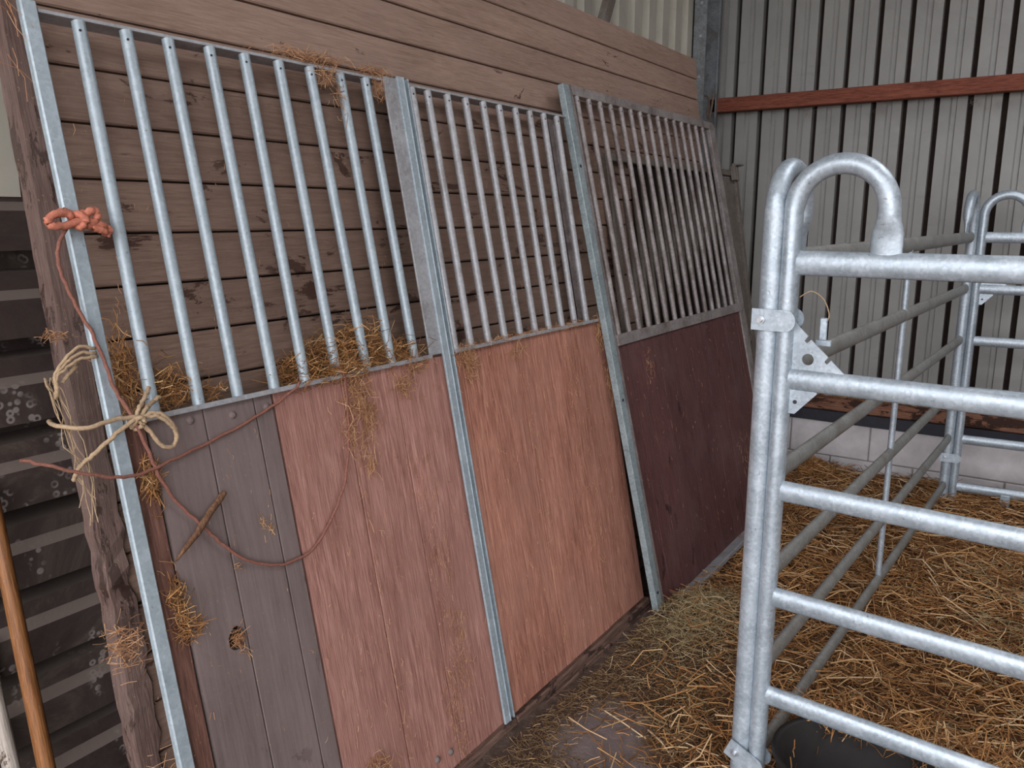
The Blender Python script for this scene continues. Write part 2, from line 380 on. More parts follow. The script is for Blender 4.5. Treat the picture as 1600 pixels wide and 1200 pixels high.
# left wall: ribbed pale sheet above, stepped grimy siding below
mb = MB(); pts = []; y = -2.0
while y < YB:
    for dy, dx in ((0, 0), (.012, .038), (.098, .038), (.11, 0)): pts.append((y+dy, XL-.04+dx))
    y += .195
for (a, b), (c, d) in zip(pts[:-1], pts[1:]): mb.add([(b, a, 1.70), (d, c, 1.70), (d, c, 4.0), (b, a, 4.0)], [(0, 1, 2, 3)])
tag(mb.build('wall_left', M['sheet_pale'], fixn=False), kind='structure')
mb = MB(); prof = [(XL-.05, 0)]; z = .01
while z < 1.70:
    prof += [(XL-.14, z), (XL-.14, z+.05), (XL+.02, z+.052), (XL+.02, z+.148), (XL-.01, z+.170), (XL-.01, z+.2155)]
    z += .2155
prof += [(XL-.05, 1.755)]
for (a, b), (c, d) in zip(prof[:-1], prof[1:]): mb.add([(a, -2, b), (a, YB, b), (c, YB, d), (c, -2, d)], [(0, 1, 2, 3)])
tag(mb.build('wall_left', M['grime_shading'], fixn=False), kind='structure')
mb = MB(); mb.box(XL-.2, XL-.145, -2, YB+.1, -.05, 4.0); tag(mb.build('wall_left', M['backing']), kind='structure')
mb = MB(); mb.box(4.2, 4.3, -2, YB+.1, 0, 4.0); tag(mb.build('wall_right', M['sheet']), kind='structure')
mb = MB()                # roof with a gap added to brighten the back and the gates
for x0, x1, y0, y1 in ((XL-.2, .4, -2.2, YB+.2), (1.8, 4.4, -2.2, YB+.2), (.4, 1.8, -2.2, 1.8), (.4, 1.8, 4.4, YB+.2)): mb.box(x0, x1, y0, y1, 4.0, 4.06)
tag(mb.build('ceiling', M['roof']), kind='structure')

# steel corner column with a hook, and a diagonal brace
t_ = empty('steel_column', (-2.09, 5.4, 0)); tag(t_, 'galvanised steel channel column standing in the corner behind the leaning panels', 'column')
mb = MB(); mb.box(-.055, -.048, -.1, .13, 0, 3.98, .001); mb.box(-.055, .035, -.1, -.092, 0, 3.98, .001); mb.build('channel_web', M['galv_col'], t_)
mb = MB(); mb.box(-.05, .06, .10, .108, 0, 3.98, .001); mb.box(.052, .06, .07, .108, 0, 3.98, .001); mb.build('channel_flange', M['galv_col'], t_)
for zz in (2.55, 2.8, 3.0):
    mb = MB(); mb.tube([(-.0, -.105, zz), (-.0, -.094, zz)], .010, 8, up=(0, 0, 1)); mb.build('bolt', M['steel_bolt'], t_)
mb = MB(); mb.tube(catmull([(-1.955, 5.22, 2.43), (-1.95, 5.19, 2.36), (-1.955, 5.18, 2.30), (-1.97, 5.19, 2.27), (-1.985, 5.20, 2.31), (-1.99, 5.24, 2.38), (-2.02, 5.285, 2.42), (-2.045, 5.302, 2.43)]), .007, 8)
tag(mb.build('steel_hook', M['rust']), 'bent rusty steel hook hanging on the corner column just below the top of the planks', 'hook')
mb = MB(); mb.box(-.03, .03, -.004, .004, 0, 1.3, .001, Matrix.Translation((-1.99, 3.69, 2.5)) @ Matrix.Rotation(R(-28), 4, 'X') @ Matrix.Rotation(R(90), 4, 'Z'))
mb.box(-.03, .03, -.03, .0, 0, 1.3, .001, Matrix.Translation((-1.99, 3.69, 2.5)) @ Matrix.Rotation(R(-28), 4, 'X') @ Matrix.Rotation(R(90), 4, 'Z') @ Matrix.Translation((0, -.004, 0)))
tag(mb.build('steel_brace', M['galv_dusty']), 'short diagonal grey steel brace in front of the pale ribbed sheet above the planks', 'brace')

# red-brown timber rail across the back wall
mb = MB(); mb.box(-2.085, 4.19, 5.50, 5.575, 2.345, 2.435, .004)
tag(mb.build('timber_rail', M['rail_wood']), 'long red-brown timber rail fixed across the grey ribbed back wall', 'rail')

# ============================================================ plank partition leaning on the left wall
TP, XP = 8.0, -1.5
pp = empty('plank_partition', (XP, .85, 0), (0, -R(TP), 0))
tag(pp, 'large brown partition of horizontal planks leaning against the left wall behind the barred panels', 'partition')
def wavy_planks():
    mb = MB(); n = 22; hgt = 2.565/n
    for i in range(n):
        z0 = i*hgt; z1 = z0+hgt
        y0 = .035+random.uniform(-.006, .012) ; y1 = 3.80-(.02 if i < n-1 else .0)+random.uniform(-.008, 0)
        mb.box(-.034, random.uniform(-.0015, .0015), y0, y1, z0+.0025, z1-.0025, .0035)
    return mb
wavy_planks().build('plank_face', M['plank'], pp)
mb = MB(); mb.box(-.05, -.034, .01, 3.79, .01, 2.55); mb.build('backing', M['backing'], pp)
mb = MB()
seg = 60; vs = []; 
for i in range(seg+1):
    z = 2.565*i/seg*.93
    rot = 1.0 if z < 1.0 else .35
    j = lambda a: random.uniform(-a, a)*rot
    vs += [(-.045, 0+j(.004), z), (.010+j(.003), 0+j(.004), z), (.012+j(.004), .05+j(.008), z), (-.045, .05, z)]
fs = [(i*4+k, i*4+(k+1) % 4, (i+1)*4+(k+1) % 4, (i+1)*4+k) for i in range(seg) for k in range(4)]+[(0, 1, 2, 3), (seg*4, seg*4+1, seg*4+2, seg*4+3)]
mb.add(vs, fs); mb.build('end_batten', M['plank_end'], pp)

# ============================================================ barred stall panel (left + middle bays)
TA, XA = 11.0, -1.314
ab = empty('stall_panel', (XA, 0, 0), (0, -R(TA), 0)); ab.location.y = .85
Y0 = .85
tag(ab, 'long stall panel with blue-grey bars over dark and reddish boards, tied at its left post', 'stall panel')
def bx(name, mat, x0, x1, y0, y1, z0, z1, parent, oy, bev=.001, label=None):
    mb = MB(); mb.box(x0, x1, y0-oy, y1-oy, z0, z1, bev); o = mb.build(name, mat, parent)
    if label: o['label'] = label
    return o
bx('frame_post', M['galv_blue'], -.008, .010, .850, .882, 0, 2.10, ab, Y0, .003)
mb = MB()
mb.box(-.0, .006, 1.862-Y0, 1.925-Y0, 1.262, 2.095, .001); mb.build('wide_flange', M['galv_mid'], ab)
mb = MB(); mb.box(.004, .012, 1.918-Y0, 1.945-Y0, .03, 2.10, .001); mb.box(-.02, .014, 1.943-Y0, 1.948-Y0, .03, 2.10, .001)
mb.box(-.014, -.004, 1.948-Y0, 1.975-Y0, .03, 2.10, .001); mb.box(-.02, .008, 1.970-Y0, 1.976-Y0, .03, 2.10, .001)
mb.build('centre_post', M['galv_blue'], ab)
for a, b in ((.884, 1.862), (1.976, 2.925)):
    mb = MB(); mb.box(-.042, .004, a-Y0, b-Y0, 2.080, 2.088, .001)
    mb.build('top_rail', M['galv_mid'], ab)
    mb = MB(); mb.box(-.035, .014, a-Y0, b-Y0, 1.258, 1.264); mb.box(.011, .015, a-Y0, b-Y0, 1.254, 1.266, .001)
    mb.build('middle_rail', M['galv_mid'], ab)
bx('frame_post', M['galv_dull'], -.060, -.036, 2.89, 2.925, 0, 2.09, ab, Y0, .002)
def bar(y0, y1, z0, z1, r, parent, oy, mat, hole=True):
    mb = MB(); mb.tube([(0, y0-oy, z0), (0, (y0+y1)/2-oy, (z0+z1)/2), (0, y1-oy, z1)], r, 16, up=(1, 0, 0))
    o = mb.build('bar', mat, parent)
    if hole:
        mh = MB(); yy = y1-oy-r*.45; mh.tube([(r*.84, yy, z1-.022), (r*.95, yy-.0006, z1-.022)], .0028, 8, up=(0, 0, 1)); mh.build('vent_hole', M['black'], o)
    return o
for i, (a, b) in enumerate([(.956, .964), (1.064, 1.066), (1.168, 1.165), (1.275, 1.272), (1.373, 1.371), (1.482, 1.476), (1.593, 1.580), (1.695, 1.690), (1.796, 1.789)]):
    bar(a, b, 1.264, 2.078, .0135, ab, Y0, M['galv_blue'])
for a, b in [(1.992, 1.990), (2.076, 2.066), (2.173, 2.165), (2.27, 2.263), (2.367, 2.363), (2.466, 2.46), (2.562, 2.563), (2.658, 2.66), (2.755, 2.758), (2.852, 2.856)]:
    bar(a, b, 1.264, 2.078, .0125, ab, Y0, M['galv_mid'])
def boards(name, mat, seams, z0, z1, parent, oy, x0=-.024, x1=0, label=None, hole=None):
    mb = MB()
    for a, b in zip(seams[:-1], seams[1:]):
        if hole and a < hole[0] < b:
            y, z, r = hole; e = .0022
            # board with an octagonal knot hole through it
            lo, hi = a+e, b-e; n = 16; ring = [(y+r*.9*math.cos(2*math.pi*k/n)*random.uniform(.85, 1.1), z+r*math.sin(2*math.pi*k/n)*random.uniform(.85, 1.1)) for k in range(n)]
            out = []
            for k in range(n):
                an = 2*math.pi*k/n; c, s_ = math.cos(an), math.sin(an); f = 1/max(abs(c), abs(s_))
                oy_ = y+ (hi-y if c > 0 else y-lo)*c*f; oz_ = z+.1*s_*f; out.append((min(hi, max(lo, oy_)), oz_))
            vs = [(x1, p[0]-oy, p[1]) for p in ring]+[(x1, p[0]-oy, p[1]) for p in out]+[(x0, p[0]-oy, p[1]) for p in ring]
            fs = [(k, (k+1) % n, n+(k+1) % n, n+k) for k in range(n)]+[(k, (k+1) % n, 2*n+(k+1) % n, 2*n+k) for k in range(n)]
            mb.add(vs, fs)
            ob = [(x0, p[0]-oy, p[1]) for p in out]; mb.add(vs[n:2*n]+ob, [(k, (k+1) % n, n+(k+1) % n, n+k) for k in range(n)])
            mb.box(x0, x1, lo-oy, hi-oy, z0, z-.1); mb.box(x0, x1, lo-oy, hi-oy, z+.1, z1)
            continue
        dx = random.uniform(-.0012, .0012)
        mb.box(x0, x1+dx, a+.002-oy, b-.002-oy, z0+random.uniform(-.004, 0), z1, .0012)
    o = mb.build(name, mat, parent)
    if label: o['label'] = label
    return o
boards('board_infill', M['brown_strip'], [.886, .935], .02, 1.254, ab, Y0, x1=-.006, label='narrow red-brown board beside the left post')
boards('board_infill', M['dark_board'], [.937, 1.070, 1.208, 1.262], .02, 1.254, ab, Y0, label='dark grey-brown boards', hole=(1.047, .727, .028))
boards('board_infill', M['red_board'], [1.268, 1.495, 1.700, 1.930], .02, 1.254, ab, Y0, x1=-.003, label='weathered reddish boards')
boards('board_infill', M['red_board_b'], [1.972, 2.018, 2.335, 2.680, 2.998], .02, 1.262, ab, Y0, x1=-.003, label='warm reddish boards')
mb = MB()
mb.box(-.034, -.025, .89-Y0, 2.97-Y0, .03, 1.24); mb.build('backing', M['backing'], ab)
for y0, y1 in ((.88, 1.966), (1.970, 3.0)):
    mb = MB(); mb.box(-.02, .022, y0-Y0, y1-Y0, -.005, .048, .006); mb.box(.022, .036, y0-Y0+.01, y1-Y0-.01, -.01, .022, .004)
    mb.build('bottom_sill', M['sill_wood'], ab)
for y, z in ((1.144, 1.225), (1.035, 1.235), (1.242, 1.225), (1.60, .11), (1.66, .10)):
    mb = MB(); mb.tube([(-.002, y-Y0, z), (.003, y-Y0, z), (.006, y-Y0, z)], .011, 12, up=(0, 0, 1), radii=[(.011, .011), (.009, .009), (.003, .003)]); mb.build('coach_bolt', M['dark_board'], ab)

# ============================================================ second leaning panel (narrow bars over plum boards)
TC, XC = 13.0, -1.240
cp = empty('stall_panel', (XC, 2.93, 0), (0, -R(TC), 0)); Y1 = 2.93
tag(cp, 'stall panel with closely set dull bars over plum-brown boards, edged by a green-stained post', 'stall panel')
mb = MB(); mb.box(-.014, .014, 2.935-Y1, 2.985-Y1, 0, 2.232, .003)
mb.build('frame_post', M['galv_green'], cp)['label'] = 'green-stained galvanised post'
mb = MB(); mb.box(-.02, .002, 2.985-Y1, 3.03-Y1, 0.0, 2.225, .002); mb.build('post_flange', M['galv_dull'], cp)
bx('top_rail', M['galv_dull'], -.020, .008, 3.02, 4.64, 2.196, 2.236, cp, Y1, .002)
bx('middle_rail', M['galv_dull'], -.016, .010, 3.02, 4.62, 1.150, 1.198, cp, Y1, .002)
mb = MB(); mb.box(-.016, .006, 4.575-Y1, 4.66-Y1, 0, 2.225, .002); mb.build('frame_post', M['galv_dull'], cp)
for i in range(15):
    y = 3.053+.1012*i
    bar(y-.001, y+.002, 1.198, 2.196, .0118, cp, Y1, M['galv_dull'])
boards('board_infill', M['plum_board'], [3.035, 3.115, 3.24, 3.42, 3.60, 3.78, 3.96, 4.14, 4.32, 4.50, 4.60], .0, 1.15, cp, Y1, x1=-.002)
mb = MB(); mb.box(-.016, .050, 3.03-Y1, 4.66-Y1, -.02, .004, .003)
mb.build('bottom_rail', M['galv_mid'], cp)
for z in (.10, .93, 1.9):
    mb = MB(); mb.tube([(.010, 2.96-Y1, z), (.0155, 2.96-Y1, z)], .007, 10, up=(0, 0, 1)); mb.build('bolt_hole', M['black'], cp)

# ============================================================ dusty panel hidden behind it, its right end showing
TH, XH = 9.7, -1.405
hp = empty('stall_panel', (XH, 3.32, 0), (0, -R(TH), 0)); Y2 = 3.32
tag(hp, 'dust-covered grey panel behind the close-barred one, its end post and bracket showing at the right', 'stall panel')
for y0, y1 in ((3.33, 3.37), (4.78, 4.83), (5.06, 5.11)):
    bx('frame_post', M['galv_dusty'], -.034, 0, y0, y1, 0, 1.98 if y1 > 4 else 1.96, hp, Y2, .003)
bx('top_rail', M['galv_dusty'], -.034, 0, 3.37, 5.06, 1.93, 1.965, hp, Y2, .003)
bx('middle_rail', M['galv_dusty'], -.034, 0, 3.37, 5.06, .90, .94, hp, Y2, .003)
boards('board_infill', M['plank_end'], [3.37, 3.7, 4.1, 4.45, 4.78], .03, .90, hp, Y2, x0=-.03, x1=-.006)
boards('board_infill', M['galv_dusty'], [4.84, 5.05], .03, 1.92, hp, Y2, x0=-.03, x1=-.014, label='dusty grey sheet')
boards('board_infill', M['backing'], [3.62, 3.9, 4.2, 4.5, 4.78], .94, 1.93, hp, Y2, x0=-.033, x1=-.026, label='dark upper boards')
for i in range(13):
    y = 3.47+.102*i
    bar(y, y, .94, 1.93, .011, hp, Y2, M['galv_dusty'])
mb = MB(); mb.box(.0, .012, 4.98-Y2, 5.10-Y2, 1.90, 1.985, .002); mb.box(.012, .03, 4.98-Y2, 5.0-Y2, 1.90, 2.0, .002); mb.box(.0, .05, 5.0-Y2, 5.10-Y2, 1.985, 1.995, .002)
mb.tube([(.02, 5.03-Y2, 1.90), (.02, 5.03-Y2, 1.98)], .009, 10); mb.build('hinge_bracket', M['galv_dusty'], hp)

# ============================================================ gate panels (cattle hurdles)
RZ = [1.545, 1.265, .978, .69, .41, .128]
def gate(name, loc, rotz, length, label, mat, rail_mat, upright=True, plate=True, foot=None):
    g = empty(name, loc, (0, 0, rotz)); tag(g, label, 'gate')
    rr = .105
    def hoop(sx, x0):
        mb = MB(); pts = []; rad = []
        for z in np.linspace(0, 1.665, 8): pts.append((x0, 0, z)); rad.append((.0215, .026))
        for k in range(1, 19):
            a = math.pi*k/18; pts.append((x0+sx*(rr-rr*math.cos(a)), 0, 1.665+rr*math.sin(a))); rad.append((.024, .024))
        xe = x0+sx*2*rr
        for z, ra, rb in ((1.655, .024, .024), (1.640, .027, .021), (1.625, .032, .015), (1.613, .034, .011), (1.60, .034, .0095), (1.568, .034, .0095)):
            pts.append((xe, 0, z)); rad.append((ra, rb))
        mb.tube(pts, 0, 18, up=(0, 1, 0), radii=rad)
        mb.build('hooped_post', mat, g)
    hoop(1, 0); hoop(-1, length)
    for i, z in enumerate(RZ):
        mb = MB(); rv = .029 if i == 0 else .027
        n = 14; pts = [(.012+(length-.024)*k/n, 0, z) for k in range(n+1)]
        mb.tube(pts, rv, 16, rb=.016, up=(0, 1, 0)); mb.build('rail', rail_mat, g)
        for xx in (.022, length-.022):
            pass
    if upright:
        mb = MB(); xm = length/2; mb.tube([(xm, 0, .11), (xm, 0, .8), (xm, 0, 1.53)], .0125, 12, up=(1, 0, 0)); mb.build('upright', mat, g)
    if plate:
        z = RZ[1]
        mb = MB(); n = 14
        # perforated gusset: triangle above the rail with a round hole and two edge slots
        P = [(.015, z+.145), (.055, z+.108), (.047, z+.096), (.053, z+.090), (.062, z+.100), (.105, z+.062), (.097, z+.050), (.103, z+.044), (.112, z+.055), (.15, z+.02), (.15, z), (.015, z)]
        c = (.058, z+.052); rh = .014
        ring = [(c[0]+rh*math.cos(2*math.pi*k/24), c[1]+rh*math.sin(2*math.pi*k/24)) for k in range(24)]
        import mathutils
        allp = [Vector(p) for p in P]+[Vector(p) for p in ring]; nP = len(P)
        edges = [(i, (i+1) % nP) for i in range(nP)]+[(nP+i, nP+(i+1) % 24) for i in range(24)]
        res = mathutils.geometry.delaunay_2d_cdt(allp, edges, [], 0, 1e-6)
        vv, ff = res[0], res[2]
        def inside(q):
            ins = False; j = nP-1
            for i in range(nP):
                (xi, yi), (xj, yj) = P[i], P[j]
                if (yi > q[1]) != (yj > q[1]) and q[0] < (xj-xi)*(q[1]-yi)/(yj-yi)+xi: ins = not ins
                j = i
            return ins and (Vector(q)-Vector(c)).length > rh*.98
        ff = [f for f in ff if inside(tuple(sum((vv[i] for i in f), Vector((0, 0)))/len(f)))]
        vs = [(v.x, -.004, v.y) for v in vv]+[(v.x, .0, v.y) for v in vv]; N = len(vv)
        cnt = {}
        for f in ff:
            for a, b in zip(f, f[1:]+f[:1]): cnt[(a, b)] = 1
        side = [(a, b, b+N, a+N) for (a, b) in cnt if (b, a) not in cnt]
        mb.add(vs, [tuple(f) for f in ff]+[tuple(i+N for i in f[::-1]) for f in ff]+side)
        mb.prism([(.015, z), (.015, z-.085), (.035, z-.085), (.085, z-.03), (.085, z)], 1, -.004, 0)
        mb.build('gusset_plate', M['galv_gate'], g)
        mb = MB(); mb.tube([(.035, -.0045, z-.055), (.035, -.0065, z-.055)], .005, 10, up=(0, 0, 1)); mb.build('rivet', M['black'], g)
    if foot:
        mb = MB(); mb.box(foot-.025, foot+.025, -.02, .02, -.0, .12, .004); mb.build('foot', mat, g)
    return g
g1 = gate('pen_gate', (-.531, 1.982, 0), R(-4.04), 2.6, 'nearest galvanised six-rail pen gate with a tall hooped post, filling the right foreground', M['galv_gate'], M['galv_gate'])
g2 = gate('pen_gate', (-.576, 1.984, 0), R(87.0), 3.136, 'dull galvanised pen gate running back from the nearest gate to the far post', M['galv_gate'], M['galv_gate_dull'], plate=False)
g3 = gate('pen_gate', (-.364, 5.124, 0), R(3.0), 2.6, 'small far galvanised pen gate standing just before the white block wall', M['galv_gate'], M['galv_gate'], foot=.26)
# clamps that join the gates
def clamp(loc, rz, tilt, label, w=.075, group=None):
    e = empty('gate_clamp', loc, (0, tilt, rz)); tag(e, label, 'clamp', group)
    mb = MB(); n = 10
    P = [(-.055, -.026), (-.055, .026)]+[(.028+.024*math.sin(math.pi*k/n), .026*math.cos(math.pi*k/n)) for k in range(n+1)]
    mb.prism(P, 1, -.031, -.027); mb.build('clamp_plate', M['galv_gate'], e)
    mb = MB(); mb.prism(P, 1, .030, .034); mb.build('clamp_plate', M['galv_gate'], e)
    mb = MB(); mb.tube([(-.030, -.031, 0), (-.030, -.037, 0)], .011, 6, up=(0, 0, 1)); mb.tube([(-.030, -.037, 0), (-.030, -.048, 0)], .006, 10, up=(0, 0, 1)); mb.build('bolt', M['steel_bolt'], e)
    return e
clamp((-.552, 1.982, 1.408), R(-4), 0, 'galvanised clamp plate with a bolt, high on the nearest pair of posts', group=None)
clamp((-.552, 1.982, .215), R(-4), R(22), 'tilted galvanised clamp plate low on the nearest pair of posts')
clamp((-.392, 5.12, .30), R(3), 0, 'small galvanised clamp low on the far pair of posts')
# wire ring and latch tag just inside the near gate
mb = MB(); mb.tube(catmull([(-.515, 2.02, 1.46), (-.49, 2.03, 1.475), (-.465, 2.05, 1.455), (-.452, 2.06, 1.42), (-.455, 2.06, 1.40)]), .0015, 6)
tag(mb.build('wire_loop', M['jute']), 'thin string loop on the nearest hooped post above the perforated corner plate', 'string')
mb = MB(); mb.box(-.47, -.452, 2.05, 2.056, 1.355, 1.41, .002); mb.box(-.477, -.44, 2.048, 2.058, 1.34, 1.356, .002)
tag(mb.build('latch_pin', M['galv_gate']), 'small steel latch pin hanging above the perforated corner plate', 'latch')
# dead leaf caught behind top rail
mb = MB(); mb.tube([(-.62, 2.9, 1.50), (-.62, 2.9, 1.46), (-.615, 2.9, 1.41), (-.61, 2.9, 1.38)], 0, 6, radii=[(.002, .001), (.010, .003), (.008, .003), (.001, .001)])

# ============================================================ tub by the near gate
tb = empty('rubber_tub', (-.262, 2.01, .02)); tag(tb, 'black rubber tub of dark water on the straw behind the nearest gate', 'tub')
def ell(a, b, z, n=40): return [(a*math.cos(2*math.pi*k/n), b*math.sin(2*math.pi*k/n), z) for k in range(n)]
rings = [ell(.19, .155, .0), ell(.225, .19, .25), ell(.235, .20, .258), ell(.232, .197, .268), ell(.215, .18, .262), ell(.18, .145, .05)]
vs = sum(rings, []); n = 40
mb = MB(); mb.add(vs, [(i*n+k, i*n+(k+1) % n, (i+1)*n+(k+1) % n, (i+1)*n+k) for i in range(5) for k in range(n)]+[tuple(range(n))[::-1], tuple(range(5*n, 6*n))], True)
mb.build('tub_body', M['rubber'], tb)
mb = MB(); mb.add(ell(.19, .158, .12)+ell(.18, .148, .06), [tuple(range(n)), tuple(range(n, 2*n))[::-1]]+[(k, (k+1) % n, n+(k+1) % n, n+k) for k in range(n)]); mb.build('water', M['water'], tb)
# pale flaky lump at the foot of the gate post
def lump(name, c, r, mat, label, cat, seed=1, sx=(1, 1, 1)):
    import bmesh
    rs = random.Random(seed); bm = bmesh.new(); bmesh.ops.create_icosphere(bm, subdivisions=3, radius=1)
    ph = [rs.uniform(0, 6) for _ in range(6)]
    for v in bm.verts:
        p = v.co; k = 1+.22*math.sin(3.1*p.x+ph[0])*math.sin(2.7*p.y+ph[1])+.16*math.sin(6*p.z+ph[2])*math.sin(5*p.x+ph[3])+rs.uniform(-.06, .06)
        v.co = Vector((p.x*sx[0], p.y*sx[1], p.z*sx[2]))*k*r
    me = bpy.data.meshes.new(name); bm.to_mesh(me); bm.free(); me.materials.append(mat)
    o = bpy.data.objects.new(name, me); o.location = c; COL.objects.link(o); tag(o, label, cat); return o
lump('rubble_lump', (-.475, 1.88, .10), .065, M['stone'], 'pale crumbly lump at the foot of the nearest gate post beside the black tub', 'rubble', 4, (1, .8, 1.3))

# ============================================================ poles at the far left
def pole(name, a, b, r, mat, label, r2=None):
    mb = MB(); A = Vector(a); L = (Vector(b)-A).length
    mb.tube([(0, 0, L*k/12) for k in range(13)], r, 16, up=(1, 0, 0), radii=[(r+(((r2 or r)-r)*k/12), r+(((r2 or r)-r)*k/12)) for k in range(13)])
    o = mb.build(name, mat); o.location = a; o.rotation_mode = 'QUATERNION'; o.rotation_quaternion = (Vector(b)-A).to_track_quat('Z', 'Y')
    tag(o, label, 'pole'); return o
pole('wooden_pole', (-1.878, .815, 0.0), (-2.083, .836, 1.02), .021, M['pole_wood'], 'smooth orange-brown wooden pole leaning on the grimy siding at the left edge', .018)
pole('weathered_pole', (-2.03, .800, 0.0), (-2.115, .786, .62), .020, M['pale_pole'], 'pale weathered pole low in the bottom left corner, left of the orange-brown one')

# ============================================================ twine and cords (coordinates on the stall panel: x out, Y, s)
MAB = lean_M(XA, TA)
def on_ab(pts, dx=0): return [MAB @ Vector((p[0]+dx, p[1], p[2])) for p in pts]
def cord(name, pts, r, mat, k=5, n=8, wob=.0015, mb=None):
    own = mb is None; mb = mb or MB()
    P = catmull(on_ab(pts), k); P = [p+Vector([random.uniform(-wob, wob) for _ in range(3)]) for p in P]
    mb.tube(P, r, n, up=(.3, .5, .8)); return mb
main = [(0.022, 0.865, 1.681), (0.022, 0.834, 1.648), (0.022, 0.814, 1.608), (0.015, 0.821, 1.552), (0.015, 0.836, 1.494), (0.018, 0.852, 1.446), (0.022, 0.860, 1.396), (0.022, 0.872, 1.328), (0.03, 0.891, 1.266), (0.03, 0.912, 1.181), (0.025, 0.925, 1.137), (0.012, 0.96, 1.071), (0.012, 1.014, 0.993), (0.012, 1.052, 0.941), (0.012, 1.097, 0.896), (0.01, 1.176, 0.853), (0.01, 1.274, 0.848), (0.01, 1.355, 0.896), (0.01, 1.416, 0.962), (0.01, 1.453, 1.029), (0.01, 1.48, 1.118), (0.014, 1.489, 1.203), (0.022, 1.485, 1.275), (.01, 1.47, 1.285)]
tag(cord('cord', main, .0038, M['twine_red']).build('baling_cord', M['twine_red']), 'long red-brown baling cord looping down across the dark boards from the left post', 'cord')
c2 = [(0.0, 0.68, 1.235), (0.02, 0.715, 1.215), (0.03, 0.756, 1.192), (0.035, 0.81, 1.168), (0.035, 0.868, 1.154), (0.025, 0.954, 1.163), (0.012, 1.068, 1.180), (0.014, 1.218, 1.216), (0.02, 1.314, 1.252), (0.022, 1.34, 1.27)]
tag(cord('cord', c2, .0036, M['twine_red']).build('baling_cord', M['twine_red']), 'shorter red-brown cord crossing the left post and rising to the middle rail', 'cord')
# orange twine knot on the left post
kt = MB()
for off, pts in ((0, [(.022, .862, 1.672), (.034, .845, 1.680), (.038, .820, 1.682), (.036, .803, 1.670), (.034, .808, 1.658), (.034, .835, 1.660), (.036, .866, 1.668)]),
                 (0, [(.03, .866, 1.668), (.042, .880, 1.684), (.044, .894, 1.686), (.04, .898, 1.672), (.034, .882, 1.662), (.026, .866, 1.664)]),
                 (0, [(.03, .868, 1.668), (.036, .892, 1.664), (.034, .910, 1.656), (.03, .924, 1.650)]),
                 (0, [(.03, .868, 1.664), (.034, .888, 1.656), (.032, .908, 1.648), (.026, .920, 1.642)]),
                 (0, [(-.02, .845, 1.690), (.008, .845, 1.690), (.018, .850, 1.688), (.018, .870, 1.680), (.018, .884, 1.684), (.0, .888, 1.690), (-.02, .888, 1.69)]),
                 (0, [(.02, .858, 1.678), (.038, .862, 1.680), (.042, .872, 1.668), (.038, .864, 1.656), (.026, .856, 1.660)])):
    cord('k', pts, .0076, M['twine_orange'], 5, 8, .0018, kt)
tag(kt.build('twine_knot', M['twine_orange']), 'orange plastic twine knotted in a bow around the upper left post', 'twine')
jt = MB()
for dz in (0, .009, -.008):
    cord('j', [(-.03, .872, 1.413+dz), (.016, .848, 1.410+dz), (.02, .819, 1.414+dz*1.4), (.018, .789, 1.398+dz), (.012, .768, 1.376+dz*.6), (.006, .768, 1.352+dz), (-.02, .775, 1.335)], .0034, M['jute'], 5, 8, .0012, jt)
cord('j', [(-.02, .83, 1.395), (.006, .81, 1.388), (.010, .795, 1.378), (.004, .782, 1.362)], .004, M['jute'], 5, 8, .0012, jt)
tag(jt.build('jute_twine', M['jute']), 'pale jute twine looped around the plank edge behind the left post', 'twine')
jb = MB()
cord('j', [(-.10, .79, 1.29), (-.02, .765, 1.282), (.03, 0.80, 1.269), (.03, 0.862, 1.274), (.035, 0.90, 1.268)], .0046, M['jute'], 5, 8, .0012, jb)
cord('j', [(.035, 0.898, 1.268), (.035, 0.87, 1.255), (0.03, 0.833, 1.236), (0.02, 0.80, 1.213), (0.0, 0.782, 1.195), (-.02, .775, 1.17)], .0046, M['jute'], 5, 8, .0015, jb)
for q in (0, .008): cord('j', [(.035, 0.900, 1.264), (.045, 0.930, 1.264+q), (.045, 0.957, 1.244+q), (.04, 0.972, 1.215+q*.4), (.036, 0.962, 1.194), (.036, 0.938, 1.200), (.036, 0.915, 1.238), (.035, 0.898, 1.262)], .0042, M['jute'], 6, 8, .0012, jb)
cord('j', [(.03, .895, 1.262), (.032, .905, 1.285), (.02, .925, 1.300), (.012, .945, 1.318), (.0, .955, 1.33)], .0046, M['jute'], 5, 8, .002, jb)
cord('j', [(.03, .90, 1.262), (.034, .92, 1.282), (.022, .94, 1.29), (.018, .962, 1.30), (.0, .973, 1.295)], .0046, M['jute'], 5, 8, .002, jb)
cord('j', [(.02, .888, 1.250), (.042, .895, 1.268), (.046, .905, 1.262), (.04, .902, 1.248), (.02, .895, 1.244)], .0046, M['jute'], 5, 8, .002, jb)
tag(jb.build('jute_bow', M['jute']), 'pale jute twine tied in a bow around the left post at the middle rail', 'twine')
# frayed strand hanging down the plank edge
jf = MB()
for q in range(7):
    y = .775+random.uniform(-.01, .01)
    cord('j', [(-.03, y, 1.375), (-.03+random.uniform(-.01, .01), y+.012+random.uniform(-.01, .01), 1.31), (-.03, y+.02+random.uniform(-.014, .014), 1.24), (-.03, y+.03+random.uniform(-.02, .02), 1.18), (-.03, y+.025+random.uniform(-.02, .02), 1.10+random.uniform(-.05, .06))], .0011, M['jute'], 4, 5, .003, jf)
tag(jf.build('frayed_twine', M['jute']), 'frayed strands of jute hanging down the left edge of the planks', 'twine')
